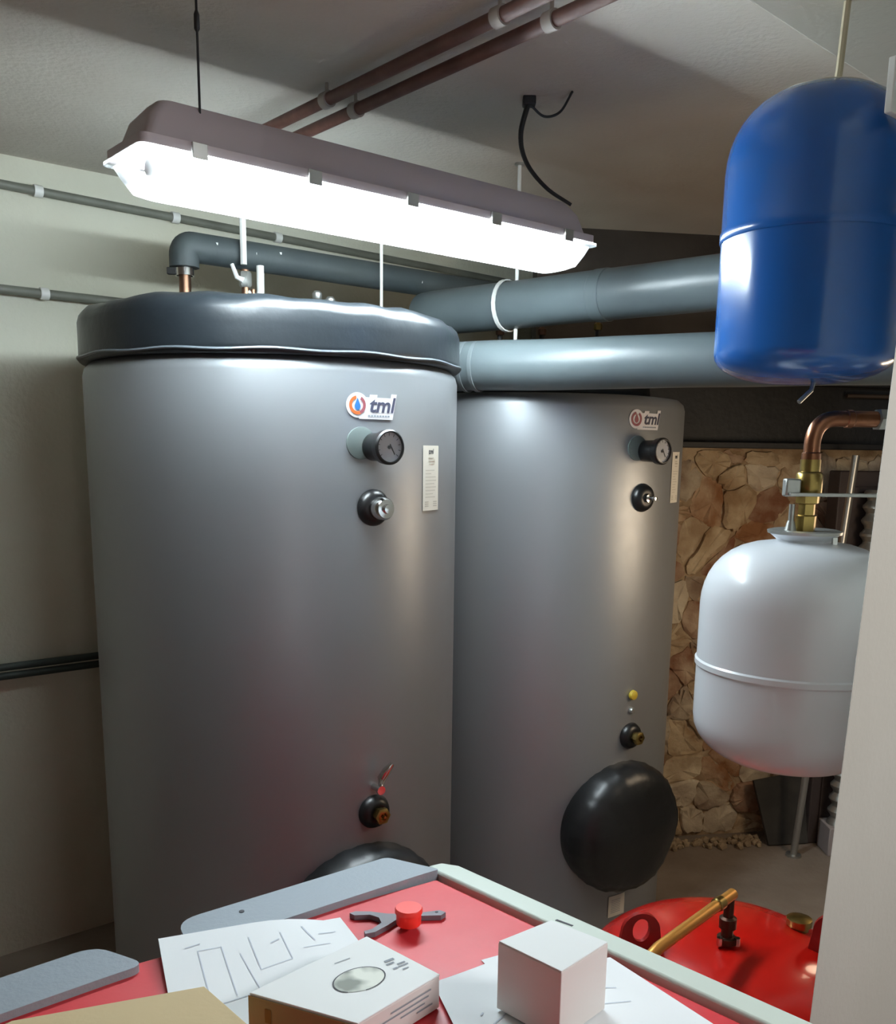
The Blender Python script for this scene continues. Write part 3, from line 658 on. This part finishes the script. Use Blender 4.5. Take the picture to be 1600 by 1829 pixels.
bm = bmesh.new(); lathe(bm, [(.016, 0), (.019, .002), (.019, .018), (.016, .02)], frame(RX * .11 + Vector((0, 0, .068)), RX), 6); obj('coupling', bm, M['zinc'], t)
t = thing('bracket_bar', 'flat pale steel bar crossing the brass valve above the white vessel', 'bracket', vb + Vector((0, 0, .067)))
bm = bmesh.new(); box(bm, (.052, -.026, 0), (.185, .010, .006)); obj('bar', bm, M['zinc'], t, bevel=.001, sharp=True)
t = thing('angle_valve', 'chrome angle valve at the wall edge beside the bracket bar', 'valve', ct + RX * .158 + Vector((0, 0, -.075)))
bm = bmesh.new(); cyl(bm, (0, 0, -.065), (0, 0, .10), .008, 12); cyl(bm, (0, 0, -.02), (0, 0, .05), .014, 6); obj('valve_body', bm, M['zinc'], t)
bm = bmesh.new(); lathe(bm, [(.015, .06), (.02, .066), (.02, .098), (.012, .104)], n=20); obj('handwheel', bm, M['whiteplastic'], t)
bm = bmesh.new(); lathe(bm, [(.01, .15), (.024, .152), (.016, .17), (0, .175)], n=20); obj('top_cap', bm, M['whiteplastic'], t)

# ------------------------------------------------------------------ plant behind the white vessel, against the stone wall
def onfloor(u, v): r = ray(u, v); r = r * (-HC / r.z); return Vector((r.x, r.y, 0))
fc = SA + SD * .79 + SN * .11
t = thing('dark_heater_cabinet', 'tall dark brown steel cabinet behind the white vessel', 'cabinet', fc, math.atan2(SD.y, SD.x))
bm = bmesh.new(); box(bm, (.38, 0, .77), (.58, .08, 1.54)); obj('body', bm, M['cabinet'], t, bevel=.006, sharp=True)
bm = bmesh.new(); box(bm, (.38, -.044, .77), (.50, .012, 1.42)); obj('door', bm, M['cabinet'], t, bevel=.004, sharp=True)
pl = P(1515, 900, 3.58)
t = thing('upright_pipe', 'slim grey steel upright pipe before the dark cabinet', 'pipe', (pl.x - .07, pl.y, 0))
bm = bmesh.new(); tube(bm, [(-.02, 0, 0), (pl.x - (pl.x - .07), 0, pl.z), (pl.x - (pl.x - .07) + .012, 0, Z(.0))], .014, 14); obj('pipe', bm, M['zinc'], t)
bm = bmesh.new(); lathe(bm, [(.03, 0), (.03, .008), (.016, .01)], Matrix.Translation((-.02, 0, 0)), 18); obj('foot_plate', bm, M['zinc'], t)
pf = onfloor(1497, 1482) + Vector((.0, -.22, 0))
pf = Vector((pf.x * pf.y / (pf.y + .22), pf.y, 0))
t = thing('corrugated_duct', 'silver corrugated flexible duct at the foot of the partition', 'duct', (pf.x, pf.y, 0))
bm = bmesh.new(); pts = [Vector((.0 + .03 * (k / 150), 0, .0 + .0098 * k)) for k in range(151)]
tube(bm, pts, .05, 18, rfun=lambda q: .046 + .008 * math.sin(q * 150 * 1.15)); obj('hose', bm, M['zinc'], t)
bm = bmesh.new(); box(bm, (0, 0, .06), (.12, .12, .12)); obj('base_box', bm, mat('grey_pink_paint', '#a39a98', .5), t, bevel=.004)
# dark board
b0 = onfloor(1372, 1484); b1 = onfloor(1450, 1482)
t = thing('leaning_board', 'dark slate board leaning on the stone wall under the white vessel', 'board', (b0.x - .045, b0.y - .16, 0), math.atan2(SD.y, SD.x))
bm = bmesh.new(); prism(bm, [(-.01, 0), (.165, 0), (.165, .30), (-.065, .27)], -.008, .008, Matrix.Rotation(math.radians(76), 4, 'X') @ Matrix.Translation((0, .004, 0))); obj('board', bm, M['slate'], t, bevel=.002, sharp=True)
# rubble along the foot of the stone wall
bm = bmesh.new()
for k in range(90):
    s_ = random.uniform(.28, .70); o_ = .065 + abs(random.gauss(0, .035)); r0 = random.uniform(.006, .018)
    c = SA + SD * s_ + SN * (o_ + r0 * .3)
    ico = bmesh.ops.create_icosphere(bm, subdivisions=1, radius=r0, matrix=Matrix.Translation((c.x, c.y, r0 * .6)))
    for v in ico['verts']: v.co += Vector((random.uniform(-1, 1), random.uniform(-1, 1), random.uniform(-.5, .5))) * r0 * .22
o = obj('rubble', bm, mat('pale_rubble', '#8d7a62', .9, col2='#b39f82', scale=20), angle=20); tag(o, 'loose stone crumbs lying along the foot of the stone wall', 'rubble', kind='stuff')

# ------------------------------------------------------------------ red expansion vessel on the floor
rc = Vector((.575, 1.76, 0)); RR = .30; ra = Z(-.945)
t = thing('red_expansion_vessel', 'large glossy red expansion vessel standing on the floor by the partition', 'expansion vessel', (rc.x, rc.y, 0))
pr = [(.22, .05), (RR - .04, .07), (RR, .11), (RR, .3), (RR, ra - .16)]
for k in range(1, 13):
    a = PI / 2 * k / 12; pr.append((RR * math.cos(a) ** .8 if k < 12 else 0, ra - .16 + .16 * math.sin(a)))
bm = bmesh.new(); lathe(bm, pr, n=72); obj('shell', bm, M['red'], t)
for k in range(3):
    a = 2 * PI * k / 3 + .6; bm = bmesh.new(); cyl(bm, (.2 * math.cos(a), .2 * math.sin(a), 0), (.2 * math.cos(a), .2 * math.sin(a), .10), .018, 12); obj('leg', bm, M['darkred'], t)
def zdome(x, y):
    r = min(math.hypot(x, y) / RR, .999); c_ = r ** (1 / .8); return ra - .16 + .16 * math.sqrt(max(0, 1 - c_ * c_))
def lug(p, tilt):
    x, y = p.x - rc.x, p.y - rc.y; z0 = zdome(x, y) - .012
    Mx = Matrix.Translation((x, y, z0)) @ Matrix.Scale(1.3, 4) @ Matrix.Rotation(tilt, 4, 'Z') @ Matrix.Rotation(PI / 2, 4, 'X')
    out = [(-.034, 0)] + [(-.034 + 0 * k, .0) for k in ()] ; n = 28
    bm = bmesh.new()
    outer = []; inner = []
    for k in range(n):
        a = 2 * PI * k / n; ca, sa = math.cos(a), math.sin(a)
        ox, oy = .030 * ca, .052 + .030 * sa
        if sa < 0: ox = .030 * (1 + .25 * -sa) * (1 if ca > 0 else -1) * min(1, abs(ca) + .55) if abs(ca) > .05 else .030 * ca; oy = .052 + sa * .052
        outer.append((ox, oy)); inner.append((.0135 * ca, .055 + .0185 * sa))
    V = [[bm.verts.new(Mx @ Vector((q[0], q[1], z))) for q in ring] for z in (-.004, .004) for ring in (outer, inner)]
    for k in range(n):
        j = (k + 1) % n
        bm.faces.new((V[0][k], V[0][j], V[1][j], V[1][k])); bm.faces.new((V[2][k], V[3][k], V[3][j], V[2][j]))
        bm.faces.new((V[0][k], V[2][k], V[2][j], V[0][j])); bm.faces.new((V[1][k], V[1][j], V[3][j], V[3][k]))
    obj('lifting_lug', bm, M['darkred'], t)
lug(Vector((.385, 1.70, 0)), math.radians(8)); lug(Vector((.765, 1.70, 0)), math.radians(-25))
pv = Vector((.555, 1.70, 0)); zv = zdome(pv.x - rc.x, pv.y - rc.y)
t2 = thing('air_valve', 'dark bronze valve standing on the red vessel', 'valve', (pv.x, pv.y, zv + .004))
bm = bmesh.new(); lathe(bm, [(.019, 0), (.019, .012), (.012, .014), (.012, .03), (.017, .032), (.017, .052), (.010, .055), (.010, .092)], n=12); obj('valve_body', bm, mat('dark_bronze', '#4a3226', .35, metal=.7), t2)
for s_ in (-1, 1):
    bm = bmesh.new(); cyl(bm, (.017 * s_, -.012, .0), (.017 * s_, -.012, .016), .006, 6); obj('bolt', bm, M['chrome'], t2)
ztop = zv + .102
g0 = Vector((pv.x, pv.y, ztop)); g1r = ray(1150, 1712); g1r = g1r * ((ztop - .012 - HC) / g1r.z); g1 = Vector((g1r.x, g1r.y, ztop - .012))
t3 = thing('brass_bar', 'golden brass pipe sloping from the red vessel valve behind the boiler rail', 'pipe', g0)
d_ = (g1 - g0); bm = bmesh.new(); tube(bm, [d_.normalized() * -.012, d_ * .5, d_ * .85, d_ * 1.0 + Vector((0, 0, -.01)), d_ * 1.15 + Vector((0, 0, -.04))], .011, 16); obj('pipe', bm, M['gold'], t3)
bm = bmesh.new(); lathe(bm, [(.0115, -.004), (.0135, -.003), (.0135, .014), (.0115, .016)], frame(d_ * .12, d_), 16, caps=False); obj('collar', bm, M['brass'], t3)
pv2 = Vector((.735, 1.80, 0)); z2_ = zdome(pv2.x - rc.x, pv2.y - rc.y)
t4 = thing('pipe_fitting', 'pale brass fitting on the red vessel next to the partition edge', 'fitting', (pv2.x, pv2.y, z2_ - .008)); bm = bmesh.new(); lathe(bm, [(.02, 0), (.02, .014), (.026, .016), (.026, .03), (.012, .034), (0, .034)], n=12); obj('cap', bm, M['brass'], t4)

# ------------------------------------------------------------------ boiler
BT = Z(-.60)
t = thing('red_boiler', 'red boiler casing used as a table in the foreground, grey console strips at its back', 'boiler', (0, 0, 0))
BL, BRr, FR, FL = Vector((-.80, .745)), Vector((.0, 1.285)), Vector((.66, .62)), Vector((-.16, .08))
ins = [(-.785, .77), (-.015, 1.25), (.62, .62), (-.16, .12)]
bm = bmesh.new(); prism(bm, [(-.775, .745), (-.01, 1.255), (.63, .62), (-.15, .10)], .04, BT - .012); obj('casing', bm, M['boilerred'], t, bevel=.008)
bm = bmesh.new(); prism(bm, [(-.79, .735), (-.012, 1.248), (.60, .632), (-.16, .10)], BT - .012, BT); obj('top_panel', bm, M['boilerred'], t, bevel=.004)
bm = bmesh.new(); prism(bm, [(-.72, .72), (-.02, 1.20), (.58, .62), (-.14, .16)], 0, .04); obj('plinth', bm, M['blacksteel'], t)
# side rail
ra0 = Vector((-.012, 1.292)); rb0 = Vector((.66, .617)); dd = (rb0 - ra0).normalized(); nn = Vector((dd.y, -dd.x)) * -1
def offp(p, k): return (p.x + nn.x * k, p.y + nn.y * k)
pr = [offp(ra0 - dd * .0, -.018), offp(ra0 + dd * .006, .004), offp(ra0 + dd * .03, .016), offp(rb0, .016), offp(rb0, -.022), offp(ra0 + dd * .02, -.022)]
bm = bmesh.new(); prism(bm, pr, BT - .10, BT + .006); rl = obj('side_rail', bm, M['rail'], t, bevel=.004); rl['label'] = 'pale green grey side rail'
# grey console strips along the back edge
def strip(pts, rnd):
    out = []
    n = len(pts)
    for i in range(n):
        a, b, c = Vector(pts[i - 1]), Vector(pts[i]), Vector(pts[(i + 1) % n]); r = min(rnd[i], (a - b).length * .45, (c - b).length * .45)
        p, q = b + (a - b).normalized() * r, b + (c - b).normalized() * r
        if r < .001: out.append(b); continue
        out += [p * (1 - t) ** 2 + b * 2 * t * (1 - t) + q * t * t for t in [j / 6 for j in range(7)]]
    bm = bmesh.new(); prism(bm, out, BT - .02, BT + .010)
    return obj('console_strip', bm, M['strip'], t, bevel=.006, seg=3)
sp = strip([(-.339, 1.098), (-.0861, 1.297), (-.0075, 1.2586), (-.030, 1.243), (-.302, 1.030)], [.03, .012, .006, .02, .03])
bm = bmesh.new(); lathe(bm, [(.0035, 0), (.0035, .001), (0, .0015)], Matrix.Translation((-.262, 1.125, BT + .0100)), 10); obj('screw', bm, M['darkink'], sp)
strip([(-.80, .70), (-.418, 1.035), (-.345, .998), (-.385, .965), (-.775, .63)], [.01, .025, .02, .02, .01])

# ------------------------------------------------------------------ things lying on the boiler
def sheet(name, label, pts, z, m, marks=None, cat='paper', lift=None, group=None):
    t = thing(name, label, cat, (pts[0][0], pts[0][1], z), group='paper sheets on the boiler'); bm = bmesh.new()
    P4 = [Vector((p[0] - pts[0][0], p[1] - pts[0][1], 0)) for p in pts]; N = 10; vv = []
    for i in range(N + 1):
        row = []
        for j in range(N + 1):
            s_, q = i / N, j / N; p = P4[0] * (1 - s_) * (1 - q) + P4[1] * s_ * (1 - q) + P4[2] * s_ * q + P4[3] * (1 - s_) * q
            p.z = .0012 + (lift(s_, q) if lift else 0); row.append(bm.verts.new(p))
        vv.append(row)
    for i in range(N):
        for j in range(N): bm.faces.new((vv[i][j], vv[i + 1][j], vv[i + 1][j + 1], vv[i][j + 1]))
    o = obj('page', bm, m, t, flip=False)
    if marks:
        bm = bmesh.new()
        for (a, b, c, d, w) in marks:
            def pt(s_, q): 
                p = P4[0] * (1 - s_) * (1 - q) + P4[1] * s_ * (1 - q) + P4[2] * s_ * q + P4[3] * (1 - s_) * q; p.z = .0018 + (lift(s_, q) if lift else 0); return p
            k = 6
            for i in range(k):
                p0 = pt(a + (c - a) * i / k, b + (d - b) * i / k); p1 = pt(a + (c - a) * (i + 1) / k, b + (d - b) * (i + 1) / k); n = (p1 - p0).cross(Vector((0, 0, 1))).normalized() * w
                bm.faces.new([bm.verts.new(x) for x in (p0 - n, p1 - n, p1 + n, p0 + n)])
        obj('drawing', bm, M['bluepencil'], o, flip=False)
    return t
random.seed(3)
mk = [(.18, .2, .18, .75, .0006), (.3, .2, .3, .7, .0006), (.18, .2, .3, .2, .0006), (.2, .75, .45, .7, .0006), (.45, .15, .45, .5, .0006), (.45, .5, .62, .45, .0006), (.62, .15, .62, .45, .0006), (.55, .25, .6, .22, .0010), (.75, .1, .78, .28, .0010), (.82, .2, .92, .18, .0008), (.7, .35, .85, .33, .0006), (.12, .15, .2, .13, .0009), (.38, .3, .42, .8, .0005)]
sheet('plan_sheet', 'large white sheet with faint pencil plan left of the disc box', [(-.345, 1.044), (-.135, 1.128), (-.05, .96), (-.27, .86)], BT + .001, M['paper'], mk, lift=lambda s_, q: .0135 * (1 - q) ** 1.6 * (1 - max(0, min(1, (s_ - .5) / .4)) ** 2))
sheet('paper_sheet', 'white sheet with torn corner between the disc box and white carton', [(-.012, .973), (.068, 1.035), (.13, .93), (.03, .83)], BT + .0008, M['paper'], [(.3, .6, .34, .58, .001), (.15, .8, .6, .7, .0008)], lift=lambda s_, q: .004 * (1 - s_) ** 2)
sheet('paper_sheet', 'white sheet sticking out to the right of the white carton', [(.075, .99), (.20, 1.035), (.31, .87), (.16, .78)], BT + .0032, M['paper'], [(.55, .25, .72, .3, .0006), (.5, .4, .7, .44, .0006)])
sheet('paper_sheet', 'lowest white sheet tip showing left of the white carton', [(.045, 1.03), (.10, 1.06), (.15, .98), (.09, .94)], BT + .0002, M['paper'])
# white carton
t = thing('white_carton', 'small plain white cube carton standing on the papers', 'box', (0.058, .925, BT + .0055))
tp = [(0, 0), (.061, -.059), (.118, .001), (.062, .048)]
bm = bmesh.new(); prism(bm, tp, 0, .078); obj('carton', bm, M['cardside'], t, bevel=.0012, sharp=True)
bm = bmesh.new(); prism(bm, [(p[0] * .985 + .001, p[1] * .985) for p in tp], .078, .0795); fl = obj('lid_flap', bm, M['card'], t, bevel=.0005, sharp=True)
bm = bmesh.new(); prism(bm, [(.066, .046), (.083, .033), (.085, .035), (.0685, .048)], .0795, .0802); obj('tuck_slot', bm, M['darkink'], fl, sharp=True)
# disc box
zt_ = BT + .0415
t = thing('disc_box', 'flat white box with an oval photo printed on top', 'box', (-.09, 1.01, BT + .0015))
tp = [(0, 0), (.086, -.079), (.006, -.170), (-.112, -.119)]
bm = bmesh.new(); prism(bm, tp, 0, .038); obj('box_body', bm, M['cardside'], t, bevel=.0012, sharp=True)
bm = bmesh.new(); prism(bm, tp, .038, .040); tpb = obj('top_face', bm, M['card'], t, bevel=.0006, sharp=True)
bm = bmesh.new(); prism(bm, [(-.1125, -.1195), (.0055, -.1705), (.0050, -.1712), (-.1133, -.1200)], .0, .0375); sd = obj('brown_side', bm, M['brownside'], t, sharp=True); sd['label'] = 'olive brown side'
cO = Vector((.000, -.092)); axu = Vector((.79, .61)); axv = Vector((-.61, .79))
bm = bmesh.new(); bm.faces.new([bm.verts.new((cO.x + axu.x * .029 * math.cos(a) + axv.x * .021 * math.sin(a), cO.y + axu.y * .029 * math.cos(a) + axv.y * .021 * math.sin(a), .0405)) for a in [2 * PI * k / 36 for k in range(36)]]); obj('oval_photo', bm, M['photo'], tpb, flip=False)
bm = bmesh.new()
for k in range(36):
    if k in (22, 23, 24, 25): continue
    q = []
    for a, s_ in ((k, 1), (k + 1, 1), (k + 1, 1.06), (k, 1.06)):
        a = 2 * PI * a / 36; q.append(bm.verts.new((cO.x + s_ * (axu.x * .029 * math.cos(a) + axv.x * .021 * math.sin(a)), cO.y + s_ * (axu.y * .029 * math.cos(a) + axv.y * .021 * math.sin(a)), .0406)))
    bm.faces.new(q)
obj('oval_outline', bm, M['darkink'], tpb, flip=False)
bm = bmesh.new()
Rm = Matrix.Rotation(math.atan2(.61, .79), 4, 'Z')
for (x, y, w_, h_) in ((.026, -.058, .012, .004), (.040, -.062, .010, .0028), (.041, -.067, .013, .0024), (.028, -.064, .010, .003), (-.030, -.062, .020, .0012), (.036, -.072, .006, .003), (.046, -.072, .008, .002)):
    Mx = Matrix.Translation((x, y, .0406)) @ Rm; bm.faces.new([bm.verts.new(Mx @ Vector(q)) for q in ((0, 0, 0), (w_, 0, 0), (w_, h_, 0), (0, h_, 0))])
obj('print_marks', bm, M['ink'], tpb, flip=False)
# print on the right side
bm = bmesh.new(); A = Vector((.0866, -.0795)); B = Vector((.0066, -.1705))
for k, (s0, s1) in enumerate(((.12, .62), (.15, .75), (.2, .5), (.1, .3))):
    p0, p1 = A.lerp(B, s0), A.lerp(B, s1); z0 = .028 - k * .006
    bm.faces.new([bm.verts.new((x.x, x.y, z)) for x, z in ((p0, z0), (p1, z0), (p1, z0 + .0018), (p0, z0 + .0018))])
obj('side_print', bm, M['ink'], t, flip=False)
bm = bmesh.new(); A = Vector((-.1136, -.1204)); B = Vector((.0047, -.1718))
p0, p1 = A.lerp(B, .16), A.lerp(B, .22); bm.faces.new([bm.verts.new((x.x, x.y, z)) for x, z in ((p0, .012), (p1, .012), (p1, .028), (p0, .028))]); obj('side_mark', bm, mat('brown_mark', '#7a5a1c', .7), sd, flip=False)
# kraft box
t = thing('kraft_box', 'plain tan cardboard box at the bottom edge left of the disc box', 'box', (-.264, .884, BT + .003))
tp = [(0, 0), (.016, .006), (.076, -.06), (.02, -.16), (-.20, -.12), (-.16, -.06)]
bm = bmesh.new(); prism(bm, tp, 0, .045); obj('carton', bm, M['kraft'], t, bevel=.0015, sharp=True)
bm = bmesh.new(); prism(bm, [(p[0] * .97, p[1] * .97 - .001) for p in tp], .045, .0465); obj('lid', bm, M['kraft'], t, bevel=.0006, sharp=True)
# spanner and cap
t = thing('spanner', 'dark grey flat open jaw spanner lying on the red top', 'spanner', (-.07, 1.118, BT + .0006))
pts = [(.072, .018), (.066, .009), (.028, .006), (.010, -.002), (-.001, -.018), (-.016, -.036), (-.028, -.041), (-.030, -.034), (-.020, -.028), (-.010, -.012), (-.014, .001), (-.026, .008), (-.046, .006), (-.053, .012), (-.046, .017), (-.026, .017), (-.004, .012), (.012, .012), (.036, .015), (.064, .023)]
bm = bmesh.new(); prism(bm, pts, 0, .007); sb = obj('spanner_body', bm, M['toolgrey'], t, bevel=.001, sharp=True)
bm = bmesh.new(); lathe(bm, [(.0022, .0068), (.0022, .0075), (0, .0075)], Matrix.Translation((.060, .0175, 0)), 10); obj('hang_hole', bm, M['darkink'], sb)
cp = Pz(729, 1668, -.6)
t = thing('plastic_stopper', 'small round orange red plastic stopper resting on the spanner handle', 'stopper', (cp.x, cp.y + .012, BT + .0076))
bm = bmesh.new(); lathe(bm, [(.0150, 0), (.0160, .002), (.0160, .015), (.0175, .016), (.0175, .021), (.0165, .0225), (0, .0225)], n=36); obj('cap_body', bm, M['redcap'], t)
